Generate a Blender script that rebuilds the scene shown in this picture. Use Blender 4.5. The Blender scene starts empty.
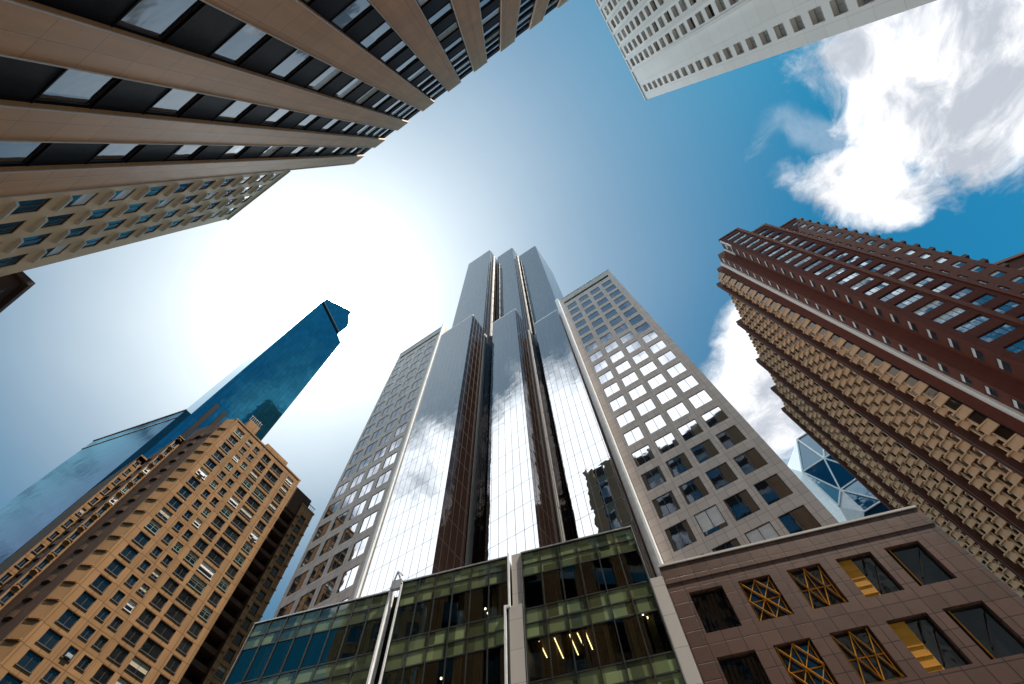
import bpy, math, random
from mathutils import Matrix, Vector
random.seed(7)
SC = bpy.context.scene
COL = SC.collection
CAMZ = 1.7                      # eye height; every height below is measured from the eye
GZ = -CAMZ                      # the ground in those heights
PI = math.pi
R = math.radians

# ------------------------------------------------------------------ camera frame
FPX, CX, CY, ZX, ZY, GRID = 487.0, 512.0, 342.0, 499.0, 150.0, -30.0
_Z = Vector(((ZX-CX)/FPX, -(ZY-CY)/FPX, 1)).normalized()
_f = Vector((0, 0, 1)); _Y = (_f - _f.dot(_Z)*_Z).normalized()
_X = _Y.cross(_Z)
if _X.x < 0: _X = -_X
def _grid(v):
    c, s = math.cos(R(GRID)), math.sin(R(GRID))
    return Vector((v.x*c + v.y*s, -v.x*s + v.y*c, v.z))
RIGHT = _grid(Vector((_X.x, _Y.x, _Z.x))); UP = _grid(Vector((_X.y, _Y.y, _Z.y))); FWD = _grid(Vector((_X.z, _Y.z, _Z.z)))
def proj(p):                    # only used to rank windows by their size in the picture
    d = p.dot(FWD)
    if d < 0.1: return None
    return (CX + FPX*p.dot(RIGHT)/d, CY - FPX*p.dot(UP)/d)

# ------------------------------------------------------------------ node helpers
class NT:
    def __init__(s, nt): s.t = nt; s.n = nt.nodes; s.l = nt.links
    def new(s, typ, **kw):
        n = s.n.new(typ)
        for k, v in kw.items(): setattr(n, k, v)
        return n
    def put(s, sock, v):
        if v is None: return
        if isinstance(v, bpy.types.NodeSocket): s.l.new(v, sock)
        else:
            try: sock.default_value = v
            except Exception: sock.default_value = (v, v, v)
    def m(s, op, a, b=None, c=None, clamp=False):
        n = s.new('ShaderNodeMath', operation=op, use_clamp=clamp)
        for i, x in enumerate((a, b, c)): s.put(n.inputs[i], x)
        return n.outputs[0]
    def v(s, op, a, b=None, scale=None):
        n = s.new('ShaderNodeVectorMath', operation=op)
        s.put(n.inputs[0], a)
        if b is not None: s.put(n.inputs[1], b)
        if scale is not None: s.put(n.inputs['Scale'], scale)
        return n.outputs['Value'] if op in ('DOT_PRODUCT', 'LENGTH') else n.outputs[0]
    def xyz(s, x, y, z=0.0):
        n = s.new('ShaderNodeCombineXYZ')
        for i, q in enumerate((x, y, z)): s.put(n.inputs[i], q)
        return n.outputs[0]
    def sep(s, vec):
        n = s.new('ShaderNodeSeparateXYZ'); s.put(n.inputs[0], vec); return n.outputs
    def noise(s, vec, scale, detail=4, rough=.5, dist=0.0):
        n = s.new('ShaderNodeTexNoise'); s.put(n.inputs['Vector'], vec)
        n.inputs['Scale'].default_value = scale; n.inputs['Detail'].default_value = detail
        n.inputs['Roughness'].default_value = rough; n.inputs['Distortion'].default_value = dist
        return n.outputs['Fac']
    def white(s, vec):
        n = s.new('ShaderNodeTexWhiteNoise', noise_dimensions='3D'); s.put(n.inputs['Vector'], vec); return n.outputs
    def mix(s, fac, a, b, mode='MIX'):
        n = s.new('ShaderNodeMix', data_type='RGBA', blend_type=mode)
        s.put(n.inputs[0], fac); s.put(n.inputs[6], a); s.put(n.inputs[7], b); return n.outputs[2]
    def ramp(s, x, lo, hi, a=0.0, b=1.0, smooth=False):
        n = s.new('ShaderNodeMapRange', interpolation_type='SMOOTHSTEP' if smooth else 'LINEAR')
        s.put(n.inputs[0], x); s.put(n.inputs[1], lo); s.put(n.inputs[2], hi); s.put(n.inputs[3], a); s.put(n.inputs[4], b)
        return n.outputs[0]
    def st(s):                  # horizontal run along a wall and height, from position and true normal
        g = s.new('ShaderNodeNewGeometry'); P = s.sep(g.outputs['Position']); N = s.sep(g.outputs['True Normal'])
        az = s.m('ABSOLUTE', N[2])
        run = s.m('ADD', s.m('SUBTRACT', s.m('MULTIPLY', N[0], P[1]), s.m('MULTIPLY', N[1], P[0])), s.m('MULTIPLY', az, P[0]))
        up = s.m('ADD', P[2], s.m('MULTIPLY', az, P[1]))
        return run, up, g
    def cells(s, run, up, w, h, line, ox=0.0, oy=0.0):
        a = s.m('DIVIDE', s.m('ADD', run, ox), w); b = s.m('DIVIDE', s.m('ADD', up, oy), h)
        fa = s.m('FRACT', a); fb = s.m('FRACT', b)
        la = s.m('LESS_THAN', s.m('MINIMUM', fa, s.m('SUBTRACT', 1.0, fa)), line/w/2)
        lb = s.m('LESS_THAN', s.m('MINIMUM', fb, s.m('SUBTRACT', 1.0, fb)), line/h/2)
        cell = s.xyz(s.m('FLOOR', a), s.m('FLOOR', b), 0.0)
        return s.m('MAXIMUM', la, lb), cell, la, lb

def C4(c): return (c[0], c[1], c[2], 1.0)
MATS = {}
def base_mat(name):
    m = bpy.data.materials.new(name); m.use_nodes = True
    t = NT(m.node_tree); b = t.n['Principled BSDF']; MATS[name] = m
    return m, t, b

def stone(name, col, var=.18, panel=None, joint=(.5, .5, .5), line=.03, rough=.75, streak=.25, spec=.12, panelvar=.1):
    """matt stone, brick or paint: mottled, weathered, with an optional joint grid"""
    m, t, b = base_mat(name)
    run, up, g = t.st()
    p = g.outputs['Position']
    n1 = t.noise(p, .35, 5, .6); n2 = t.noise(p, 3.1, 4, .6)
    st = t.noise(t.xyz(t.m('MULTIPLY', run, 1.3), t.m('MULTIPLY', up, .06)), 1.0, 4, .6)
    k = t.m('ADD', 1.0 - var*.5 - streak*.5, t.m('ADD', t.m('MULTIPLY', n1, var*.6), t.m('MULTIPLY', n2, var*.4)))
    k = t.m('ADD', k, t.m('MULTIPLY', st, streak))
    c = t.v('SCALE', C4(col)[:3], None, k)
    if panel:
        ln, cell, _, _ = t.cells(run, up, panel[0], panel[1], line)
        wv = t.white(cell)[0]
        c = t.v('SCALE', c, None, t.m('ADD', 1 - panelvar/2, t.m('MULTIPLY', wv, panelvar)))
        c = t.mix(ln, c, t.v('MULTIPLY', c, joint))
        bp = t.new('ShaderNodeBump'); bp.inputs['Strength'].default_value = .4; bp.inputs['Distance'].default_value = .02
        t.put(bp.inputs['Height'], t.m('ADD', t.m('SUBTRACT', 1.0, ln), t.m('MULTIPLY', n2, .3))); t.put(b.inputs['Normal'], bp.outputs[0])
    t.put(b.inputs['Base Color'], c)
    t.put(b.inputs['Roughness'], t.ramp(n2, 0, 1, rough-.1, rough+.12))
    b.inputs['Specular IOR Level'].default_value = spec
    return m

def glass(name, col=(.02, .025, .03), tint=(.8, .87, .92), ior=2.4, rough=.02, panel=(1.5, 3.6), wob=.006, wave=.03, line=0.0,
          linecol=(.03, .03, .035), ox=0.0, oy=0.0, cellvar=.0, hline=True, metallic=0.0, lrough=.4):
    """reflecting facade glass: every pane tilts a hair, so reflections break from pane to pane"""
    m, t, b = base_mat(name)
    run, up, g = t.st()
    ln, cell, la, lb = t.cells(run, up, panel[0], panel[1], line if line else .001, ox, oy)
    if not hline: ln = la
    wn = t.white(cell)
    tilt = t.v('SCALE', t.v('SUBTRACT', wn[1], (.5, .5, .5)), None, wob*2)
    nrm = t.v('NORMALIZE', t.v('ADD', g.outputs['Normal'], tilt))
    bp = t.new('ShaderNodeBump'); bp.inputs['Strength'].default_value = wave; bp.inputs['Distance'].default_value = 1.0
    t.put(bp.inputs['Height'], t.noise(g.outputs['Position'], .55, 2, .5)); t.put(bp.inputs['Normal'], nrm)
    t.put(b.inputs['Normal'], bp.outputs[0])
    c = C4(col)
    k = t.m('ADD', 1 - cellvar/2, t.m('MULTIPLY', wn[0], cellvar))
    c = t.v('SCALE', col, None, k)
    if line:
        c = t.mix(ln, c, C4(linecol))
        t.put(b.inputs['IOR'], t.ramp(ln, 0, 1, ior, 1.35)); t.put(b.inputs['Roughness'], t.ramp(ln, 0, 1, rough, lrough))
    else:
        b.inputs['IOR'].default_value = ior
        t.put(b.inputs['Roughness'], t.ramp(t.noise(g.outputs['Position'], .8, 3), .3, .8, rough, rough+.03))
    t.put(b.inputs['Base Color'], c)
    b.inputs['Specular Tint'].default_value = C4(tint); b.inputs['Metallic'].default_value = metallic
    return m

def metal(name, col, rough=.4, metallic=.7):
    m, t, b = base_mat(name)
    run, up, g = t.st()
    n = t.noise(g.outputs['Position'], 1.7, 4, .6)
    t.put(b.inputs['Base Color'], t.v('SCALE', col, None, t.ramp(n, .2, .8, .82, 1.12)))
    t.put(b.inputs['Roughness'], t.ramp(n, .2, .8, rough-.08, rough+.12)); b.inputs['Metallic'].default_value = metallic
    return m

def clear_glass(name, tint=(.35, .42, .36), refl=1.9):
    m, t, b = base_mat(name)
    out = t.n['Material Output']; t.n.remove(b)
    run, up, g = t.st()
    ln, cell, _, _ = t.cells(run, up, 1.45, 4.0, .001)
    tilt = t.v('SCALE', t.v('SUBTRACT', t.white(cell)[1], (.5, .5, .5)), None, .014)
    nrm = t.v('NORMALIZE', t.v('ADD', g.outputs['Normal'], tilt))
    fr = t.new('ShaderNodeFresnel'); fr.inputs[0].default_value = refl; t.put(fr.inputs['Normal'], nrm)
    tr = t.new('ShaderNodeBsdfTransparent'); tr.inputs[0].default_value = C4(tint)
    gl = t.new('ShaderNodeBsdfGlossy'); gl.inputs['Color'].default_value = (.78, .88, .8, 1); gl.inputs['Roughness'].default_value = .02
    t.put(gl.inputs['Normal'], nrm)
    mx = t.new('ShaderNodeMixShader'); t.put(mx.inputs[0], fr.outputs[0]); t.l.new(tr.outputs[0], mx.inputs[1]); t.l.new(gl.outputs[0], mx.inputs[2])
    t.l.new(mx.outputs[0], out.inputs[0])
    return m

def lamp_mat(name, col, k):
    m, t, b = base_mat(name)
    b.inputs['Base Color'].default_value = C4(col); b.inputs['Emission Color'].default_value = C4(col); b.inputs['Emission Strength'].default_value = k
    return m

# ------------------------------------------------------------------ mesh helpers
class F:
    """a wall's frame: s runs along it, t is the height, d stands out of it"""
    def __init__(f, o, u, n): f.o = Vector((o[0], o[1], 0)); f.u = Vector((u[0], u[1], 0)); f.n = Vector((n[0], n[1], 0))
    def __call__(f, s, t, d=0.0): return f.o + f.u*s + f.n*d + Vector((0, 0, t))

class MB:
    def __init__(b): b.v = []; b.f = []; b.mi = []
    def face(b, pts, m=0, flip=False):
        i = len(b.v); b.v += [Vector(p) for p in pts]
        r = list(range(i, i+len(pts)))
        b.f.append(r[::-1] if flip else r); b.mi.append(m)
    def hexa(b, c, m=0):        # 8 corners: 4 below (ccw from above), 4 above
        i = len(b.v); b.v += [Vector(p) for p in c]
        a, e = c[1]-c[0], c[3]-c[0]; up = c[4]-c[0]
        fl = a.cross(e).dot(up) < 0
        for q in ((3, 2, 1, 0), (4, 5, 6, 7), (0, 1, 5, 4), (1, 2, 6, 5), (2, 3, 7, 6), (3, 0, 4, 7)):
            r = [i+k for k in q]
            b.f.append(r[::-1] if fl else r); b.mi.append(m)
    def box(b, x0, x1, y0, y1, z0, z1, m=0):
        b.hexa([Vector(p) for p in ((x0, y0, z0), (x1, y0, z0), (x1, y1, z0), (x0, y1, z0), (x0, y0, z1), (x1, y0, z1), (x1, y1, z1), (x0, y1, z1))], m)
    def fbox(b, f, s0, s1, t0, t1, d0, d1, m=0):
        b.hexa([f(s0, t0, d0), f(s1, t0, d0), f(s1, t0, d1), f(s0, t0, d1), f(s0, t1, d0), f(s1, t1, d0), f(s1, t1, d1), f(s0, t1, d1)], m)
    def bar(b, p, q, w, h, m=0):
        p, q = Vector(p), Vector(q); d = (q-p).normalized(); ref = Vector((0, 0, 1)) if abs(d.z) < .9 else Vector((1, 0, 0))
        a = d.cross(ref).normalized()*w/2; e = d.cross(a).normalized()*h/2
        b.hexa([p-a-e, p+a-e, p+a+e, p-a+e, q-a-e, q+a-e, q+a+e, q-a+e], m)
    def tube(b, p, q, r, n=10, m=0):
        p, q = Vector(p), Vector(q); d = (q-p).normalized(); ref = Vector((0, 0, 1)) if abs(d.z) < .9 else Vector((1, 0, 0))
        a = d.cross(ref).normalized(); e = d.cross(a).normalized(); i = len(b.v)
        for c in (p, q):
            for k in range(n): b.v.append(c + (a*math.cos(2*PI*k/n) + e*math.sin(2*PI*k/n))*r)
        for k in range(n):
            k2 = (k+1) % n; b.f.append([i+k, i+k2, i+n+k2, i+n+k]); b.mi.append(m)
        b.f.append([i+k for k in range(n)][::-1]); b.mi.append(m); b.f.append([i+n+k for k in range(n)]); b.mi.append(m)
    def prism(b, poly, z0, z1, m=0, mtop=None, side=None):
        A = sum(poly[i][0]*poly[(i+1) % len(poly)][1]-poly[(i+1) % len(poly)][0]*poly[i][1] for i in range(len(poly)))
        if A < 0: poly = poly[::-1]; side = side[::-1][1:]+side[::-1][:1] if side else None
        n = len(poly); i = len(b.v)
        b.v += [Vector((x, y, z0)) for x, y in poly] + [Vector((x, y, z1)) for x, y in poly]
        for k in range(n):
            k2 = (k+1) % n; b.f.append([i+k, i+k2, i+n+k2, i+n+k]); b.mi.append(side[k] if side else m)
        b.f.append(list(range(i, i+n))[::-1]); b.mi.append(m); b.f.append(list(range(i+n, i+2*n))); b.mi.append(m if mtop is None else mtop)
    def wall(b, f, S, T, holes, depth, m=0, mr=None):
        """a wall sheet with openings: cells of the S x T grid, holes get reveals of the given depth"""
        mr = m if mr is None else mr
        flip = f.u.cross(Vector((0, 0, 1))).dot(f.n) < 0
        for j in range(len(T)-1):
            i = 0
            while i < len(S)-1:
                if (i, j) in holes: i += 1; continue
                k = i
                while k < len(S)-1 and (k, j) not in holes: k += 1
                b.face([f(S[i], T[j]), f(S[k], T[j]), f(S[k], T[j+1]), f(S[i], T[j+1])], m, flip); i = k
        for (i, j) in holes:
            s0, s1, t0, t1 = S[i], S[i+1], T[j], T[j+1]; D = -depth
            for q, nb in (([(s0, t0, 0), (s0, t1, 0), (s0, t1, D), (s0, t0, D)], (i-1, j)), ([(s1, t1, 0), (s1, t0, 0), (s1, t0, D), (s1, t1, D)], (i+1, j)),
                          ([(s1, t0, 0), (s0, t0, 0), (s0, t0, D), (s1, t0, D)], (i, j-1)), ([(s0, t1, 0), (s1, t1, 0), (s1, t1, D), (s0, t1, D)], (i, j+1))):
                if nb not in holes: b.face([f(*c) for c in q], mr, flip)
    def build(b, name, mats, parent=None, loc=None, smooth=False):
        o0 = Vector(loc) if loc is not None else (Vector(parent['base']) if parent is not None else Vector((0, 0, GZ)))
        me = bpy.data.meshes.new(name)
        me.from_pydata([tuple(p-o0) for p in b.v], [], b.f)
        for m in (mats if isinstance(mats, (list, tuple)) else [mats]): me.materials.append(MATS[m])
        me.polygons.foreach_set('material_index', b.mi)
        if smooth: me.polygons.foreach_set('use_smooth', [True]*len(b.f))
        me.update()
        o = bpy.data.objects.new(name, me); COL.objects.link(o)
        if parent is not None:
            o.parent = parent
            o.location = Vector(o0) - Vector(parent['base']) if not parent.get('is_part') else o0 - Vector(parent['base'])
        else: o.location = o0 + Vector((0, 0, CAMZ))
        o['base'] = tuple(o0)
        return o

def thing(name, base, label, cat, group=None):
    o = bpy.data.objects.new(name, None); COL.objects.link(o)
    o['base'] = (base[0], base[1], GZ); o.location = (base[0], base[1], 0.0)
    o.empty_display_size = 2
    o['label'] = label; o['category'] = cat
    if group: o['group'] = group
    return o

# ------------------------------------------------------------------ windows: the hundred largest in view are parts, the rest one part
WCACHE = {}
def window_mb(f, w, h, depth, style):
    b = MB(); fr = style.get('frame', .07); mu = style.get('mull', 0); tr = style.get('trans', 0)
    D = -depth; g = 1; bl = style.get('blind', 0)
    def fb(*a): b.fbox(f, *a)
    x0, x1, y0, y1 = -w/2, w/2, -h/2, h/2
    p = .06
    fb(x0, x0+fr, y0, y1, D, D+p); fb(x1-fr, x1, y0, y1, D, D+p)
    fb(x0+fr, x1-fr, y0, y0+fr, D, D+p); fb(x0+fr, x1-fr, y1-fr, y1, D, D+p)
    for k in range(mu):
        c = x0 + w*(k+1)/(mu+1); fb(c-fr*.35, c+fr*.35, y0+fr, y1-fr, D, D+p*.8)
    for k in range(tr):
        c = y0 + h*(k+1)/(tr+1); fb(x0+fr, x1-fr, c-fr*.3, c+fr*.3, D, D+p*.7)
    flip = f.u.cross(Vector((0, 0, 1))).dot(f.n) < 0
    yb = y1 - h*bl
    if bl < 1: b.face([f(x0, y0, D+.012), f(x1, y0, D+.012), f(x1, yb, D+.012), f(x0, yb, D+.012)], 1, flip)
    if bl > 0: b.face([f(x0, yb, D+.012), f(x1, yb, D+.012), f(x1, y1, D+.012), f(x0, y1, D+.012)], 2, flip)
    if style.get('sill'): fb(x0-.06, x1+.06, y0-.1, y0-.003, D, style['sill'])
    return b
def add_windows(root, wins, styles, name='window'):
    """wins: (F, s, t, w, h, depth, style key)"""
    rank = []
    for k, (f, s, t, w, h, dp, sk) in enumerate(wins):
        q = [proj(f(s+a*w/2, t+c*h/2, -dp)) for a, c in ((-1, -1), (1, -1), (1, 1), (-1, 1))]
        ar = 0
        if all(q):
            c = proj(f(s, t, -dp))
            ar = abs(sum(q[i][0]*q[(i+1) % 4][1]-q[(i+1) % 4][0]*q[i][1] for i in range(4)))/2
            if not (-5 < c[0] < 1029 and -5 < c[1] < 689): ar *= .0001
        rank.append((-ar, k))
    rank.sort(); top = set(k for _, k in rank[:100])
    rest = MB(); rmats = []
    for k, (f, s, t, w, h, dp, sk) in enumerate(wins):
        f0 = F((0, 0), f.u[:2], f.n[:2]); st = styles[sk]; mats = [st['fm'], st['gm'], st.get('bm', st['gm'])]
        key = (round(w, 3), round(h, 3), dp, sk, tuple(round(c, 4) for c in f.u[:2]+f.n[:2]), root.name)
        if k in top:
            c = f(s, t, 0)
            if key not in WCACHE:
                o = window_mb(f0, w, h, dp, st).build(name, mats, root, loc=Vector((0, 0, 0))); WCACHE[key] = o
            else:
                o = WCACHE[key].copy(); COL.objects.link(o); o.parent = root
            o.location = c - Vector(root['base'])
        else:
            b = window_mb(f0, w, h, dp, st); off = len(rest.v); c = f(s, t, 0)
            for m in mats:
                if m not in rmats: rmats.append(m)
            rest.v += [p+c for p in b.v]; rest.f += [[i+off for i in q] for q in b.f]; rest.mi += [rmats.index(mats[i]) for i in b.mi]
    if rest.f:
        o = rest.build(name, rmats, root); o['kind'] = 'stuff'

def edges(lo, hi, spans):       # grid edges and the indexes of the openings
    E = [lo]; idx = []
    for a, c in sorted(spans):
        if a > E[-1]+1e-6: E.append(a)
        idx.append(len(E)-1); E.append(c)
    if hi > E[-1]+1e-6: E.append(hi)
    return E, idx
def facade(root, mats, f, s0, s1, t0, t1, cols, rows, depth, name='wall', style=lambda i, j: 'plain', wins=None, skip=None, m=0, mr=None, mb=None):
    """cols: (centre, width); rows: (centre, height). One wall sheet with openings; its windows are appended to wins."""
    S, si = edges(s0, s1, [(c-w/2, c+w/2) for c, w in cols]); T, ti = edges(t0, t1, [(c-h/2, c+h/2) for c, h in rows])
    b = mb or MB(); holes = set()
    cs, rs = sorted(cols), sorted(rows)
    for a, i in enumerate(si):
        for e, j in enumerate(ti):
            if skip and skip(a, e): continue
            holes.add((i, j))
            wins.append((f, cs[a][0], rs[e][0], cs[a][1], rs[e][1], depth, style(a, e)))
    b.wall(f, S, T, holes, depth, m, mr)
    return b if mb else b.build(name, mats, root)

# ------------------------------------------------------------------ materials
stone('asphalt', (.05, .05, .052), .3, streak=0)
stone('pavement_stone', (.2, .19, .18), .2, (1.5, 1.5), (.6, .6, .6), .03, streak=0)
stone('granite', (.64, .54, .48), .14, (1.0, 1.04), (.6, .56, .54), .05, .55, .12, panelvar=.16)
stone('granite_dark', (.16, .11, .09), .2, (1.0, 1.05), (.7, .7, .7), .03, .5, .1)
stone('brown_granite', (.125, .067, .05), .2, (.98, .95), (.36, .3, .28), .06, .4, .3, .2, panelvar=.32)
stone('cap_stone', (.62, .58, .54), .12, streak=.1)
stone('pillar_stone', (.55, .5, .46), .1, (3.0, 2.1), (.6, .58, .55), .04, .6, .12)
stone('tan_pier', (.56, .275, .125), .3, (2.9, 3.05), (.6, .56, .52), .05, .6, .45, panelvar=.12)
stone('pier_edge', (.62, .52, .45), .1, streak=.1)
stone('bronze_panel', (.008, .0048, .0055), .3, streak=.1, rough=.7, spec=.08)
stone('tan_pale', (.80, .53, .31), .2, (2.9, 3.1), (.75, .72, .7), .03, .7, .2)
stone('sill_pale', (.66, .62, .56), .15)
stone('dark_brick', (.07, .045, .04), .25, (.6, .2), (.7, .7, .7), .03)
stone('white_concrete', (.92, .89, .85), .08, (2.55, 3.1), (.75, .74, .73), .04, streak=.1, panelvar=.05)
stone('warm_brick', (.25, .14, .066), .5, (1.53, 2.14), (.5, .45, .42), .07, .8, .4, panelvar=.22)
stone('warm_brick_dark', (.07, .038, .024), .3, (1.0, .8), (.8, .8, .8), .04, .8, .2)  # shaded copy of warm_brick: flank and recess shade put into the colour
stone('balcony_stone', (.36, .27, .2), .2)
stone('red_brick', (.14, .043, .03), .25, (.9, .3), (.75, .75, .75), .04, .85, .15, spec=.15)
stone('bay_stone', (.58, .36, .215), .25, streak=.25)
stone('bay_rail', (.09, .036, .026), .2, spec=.15)
stone('band_white', (.72, .68, .64), .12)
stone('roof_grey', (.2, .2, .2), .2, streak=0)
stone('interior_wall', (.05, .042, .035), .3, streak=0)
stone('curtain_tan', (.60, .52, .36), .2)  # colour for the pier reflections shown in the podium panes
stone('curtain_brown', (.34, .2, .12), .2)
stone('band_slate', (.10, .12, .14), .2)
stone('gold_paint', (.60, .27, .03), .25, rough=.45, streak=.2)
stone('blind', (.75, .72, .7), .06, (4, .12), (.85, .85, .85), .02, .5, 0)
stone('blind_warm', (.42, .36, .28), .1, (4, .14), (.8, .8, .8), .02, .5, 0)
glass('spandrel_green', (.15, .185, .09), (.85, .9, .85), 2.1, .05, (.725, 1.08), .006, .01, cellvar=1.4)  # strong tone spread between panels imitates broken reflections of the piers opposite
glass('tower_glass', (.03, .035, .04), (.86, .90, .93), 4.6, .015, (1.0, 3.5), .0025, .010, .055, (.12, .12, .13))
glass('bronze_glass', (.022, .013, .011), (.75, .58, .5), 1.75, .06, (1.0, 3.5), .01, .04, .1, (.03, .02, .018))
glass('granite_window_glass', (.02, .022, .028), (.86, .9, .96), 4.4, .015, (3.0, 4.18), .003, .006)
glass('dark_window_glass', (.008, .009, .009), (.8, .85, .85), 1.55, .03, (2, 2.14), .02, .03, cellvar=.8)
glass('bay_glass', (.022, .013, .009), (.8, .65, .5), 1.45, .08, (1, 3), .02, .02)
glass('lowrise_glass', (.012, .012, .014), (.9, .9, .9), 1.7, .03, (1, 1.4), .02, .05)
glass('sky_blue_glass', (.022, .15, .24), (.35, .75, .92), 1.5, .03, (1.2, 3.0), .002, .012, .07, (.010, .085, .15), metallic=.85, cellvar=.25, lrough=.035)
glass('teal_block_glass', (.02, .06, .08), (.16, .36, .44), 1.5, .03, (2.4, 3.0), .003, .015, 0.0, metallic=.85, cellvar=.2)
glass('stripe_window_glass', (.03, .032, .036), (.85, .9, .95), 3.4, .05, (4.6, 6.1), .02, .02)
glass('brick_window_glass', (.02, .035, .05), (.75, .92, 1.0), 3.0, .04, (.9, 3.35), .03, .02, cellvar=.9)
glass('diagrid_glass', (.004, .03, .06), (.35, .6, .8), 1.9, .04, (2, 2), .006, .02)
glass('diagrid_pale', (.12, .2, .2), (.8, .95, 1), 3.2, .05, (2, 2), .006, .02)
clear_glass('podium_glass', (.72, .78, .70), 2.2)
metal('fin_metal', (.36, .34, .33), .5, .4)
metal('trim_white', (.88, .88, .88), .45, .0)
metal('trim_steel', (.35, .36, .36), .4, .7)
metal('mullion_dark', (.035, .037, .035), .4, .5)
metal('frame_dark', (.035, .028, .026), .45, .2)
metal('frame_pale', (.45, .44, .42), .45, .3)
metal('frame_green', (.10, .16, .14), .45, .3)
lamp_mat('warm_tube', (1.0, .74, .34), 2.2)
lamp_mat('warm_spot', (1.0, .82, .5), 4.0)

# ------------------------------------------------------------------ ground
def structure(name, mb, mat):
    o = mb.build(name, mat, None, loc=Vector((0, 0, GZ))); o['kind'] = 'structure'; return o
b = MB(); b.face([Vector((x, y, GZ)) for x, y in ((-3000, -3000), (3000, -3000), (3000, 3000), (-3000, 3000))]); structure('ground', b, 'asphalt')
b = MB(); b.box(-46, 26, -10.4, -6.4, GZ+.004, GZ+.14); b.box(-46, 26, 3.5, 60, GZ+.004, GZ+.14); b.box(28, 90, 20, 44, GZ+.004, GZ+.14)
structure('pavement', b, 'pavement_stone')

# ------------------------------------------------------------------ central glass tower
t = thing('glass_tower', (-20, 36), 'tall mirrored glass tower with three staggered slabs behind the glass podium', 'skyscraper')
def slab(a0, a1, y0, y1, z0, z1, name='glass_slab', label=None):
    b = MB(); b.prism([(a0, y0), (a1, y0), (a1, y1), (a0, y1)], z0, z1, 1, 2, [0, 1, 1, 1])
    b.box(a0, a1, y0+.003, y0+.4, z1+.003, z1+.5, 3)
    o = b.build(name, ['tower_glass', 'bronze_glass', 'roof_grey', 'trim_steel'], t)
    if label: o['label'] = label
slab(-33.1, -24.2, 25.2, 52, GZ, 104, label='lower left mirrored slab'); slab(-21.6, -15.6, 29.4, 52, GZ, 104); slab(-13.75, -7.85, 34.3, 52, GZ, 102.5)
slab(-35.2, -24.45, 29.5, 52, 104.6, 200, label='upper mirrored slab set back above the first'); slab(-23.9, -16.4, 34.0, 52, 104.6, 201); slab(-16.05, -8.1, 38.4, 52, 103.1, 200)
for a0, a1, y, z0, z1 in ((-24.2, -21.6, 31.6, GZ, 103.5), (-15.6, -13.75, 36.4, GZ, 102.3), (-24.45, -23.9, 35.5, 104.6, 199), (-16.4, -16.05, 40, 104.6, 199)):
    b = MB(); b.box(a0+.003, a1-.003, y, 51.9, z0, z1); b.build('recess_panel', 'bronze_glass', t)
def fin(a, y, z0, z1, w=.42):
    b = MB(); b.box(a-w/2, a+w/2, y, y+.55, z0, z1); b.box(a-w*.2, a+w*.2, y-.14, y-.003, z0, z1)
    k = z0+3
    while k < z1: b.box(a-w*.7, a+w*.7, y+.1, y+.5, k, k+.12); k += 7
    b.build('metal_fin', 'fin_metal', t)
fin(-23.95, 29.6, GZ, 101); fin(-15.35, 34.0, GZ, 100.5); fin(-24.22, 32.0, 105.5, 196, .5); fin(-16.22, 37.0, 105.5, 196, .4)
b = MB(); b.box(-7.75, -6.95, 35.3, 36.15, GZ, 112.6); b.box(-7.62, -7.1, 35.22, 35.297, GZ, 112.6); b.build('corner_trim', 'trim_white', t)
b = MB(); b.box(-33.55, -33.15, 24.95, 25.65, GZ, 112); b.build('corner_trim', 'trim_white', t)
b = MB()
for a in (-30, -20.5, -12): b.box(a-1.2, a+1.2, 44, 48, 201.02, 204)
b.build('roof_plant', 'trim_steel', t)

# ------------------------------------------------------------------ the two granite towers beside it
GSTY = {'plain': dict(fm='frame_dark', gm='granite_window_glass', frame=.07, mull=1),
        'blind': dict(fm='frame_dark', gm='granite_window_glass', bm='blind', frame=.07, mull=1, blind=.6),
        'full': dict(fm='frame_dark', gm='granite_window_glass', bm='blind', frame=.07, mull=1, blind=.8)}
rowz = [105.2-4.16*k for k in range(25) if 105.2-4.16*k > 3]
def granite(name, x0, x1, y, cols, label, blinds):
    r = thing(name, ((x0+x1)/2, y+8), label, 'office tower')
    f = F((0, y), (1, 0), (0, -1)); wins = []
    rng = random.Random(3)
    def sty(i, j):
        return blinds.get((i, len(rowz)-1-j), 'plain')
    b = facade(r, None, f, x0, x1, GZ, 108.4, [(c, 2.28) for c in cols], [(z, 2.75) for z in rowz], .08, style=sty, wins=wins, mb=MB())
    b.wall(f, [x0, x0+.9, x1-.9, x1], [108.4, 108.9, 110.2, 113], {(1, 1)}, .6)
    Y2 = y+16
    b.face([Vector((x1, y, GZ)), Vector((x1, Y2, GZ)), Vector((x1, Y2, 113)), Vector((x1, y, 113))])
    b.face([Vector((x0, Y2, GZ)), Vector((x0, y, GZ)), Vector((x0, y, 113)), Vector((x0, Y2, 113))])
    b.face([Vector((x1, Y2, GZ)), Vector((x0, Y2, GZ)), Vector((x0, Y2, 113)), Vector((x1, Y2, 113))])
    b.build('wall', 'granite', r)
    c = MB(); c.box(x0-.06, x1+.06, y-.06, y+.5, 113.003, 113.45); c.box(x0+.3, x1-.3, y+.5, y+15.5, 113.003, 113.1); c.build('parapet', 'cap_stone', r)
    l = MB(); k = 108.95
    while k < 110.1: l.fbox(f, x0+.9, x1-.9, k, k+.1, -.6, -.25); k += .22
    l.fbox(f, x0+.9, x1-.9, 108.9, 110.2, -.9, -.6); l.build('louvre_band', 'bronze_panel', r)
    add_windows(r, wins, GSTY)
granite('granite_tower', -47.4, -33.6, 25.7, [-45.6, -42.55, -39.5, -36.45], 'granite tower with square windows, left of the mirrored glass slabs', {})
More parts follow.
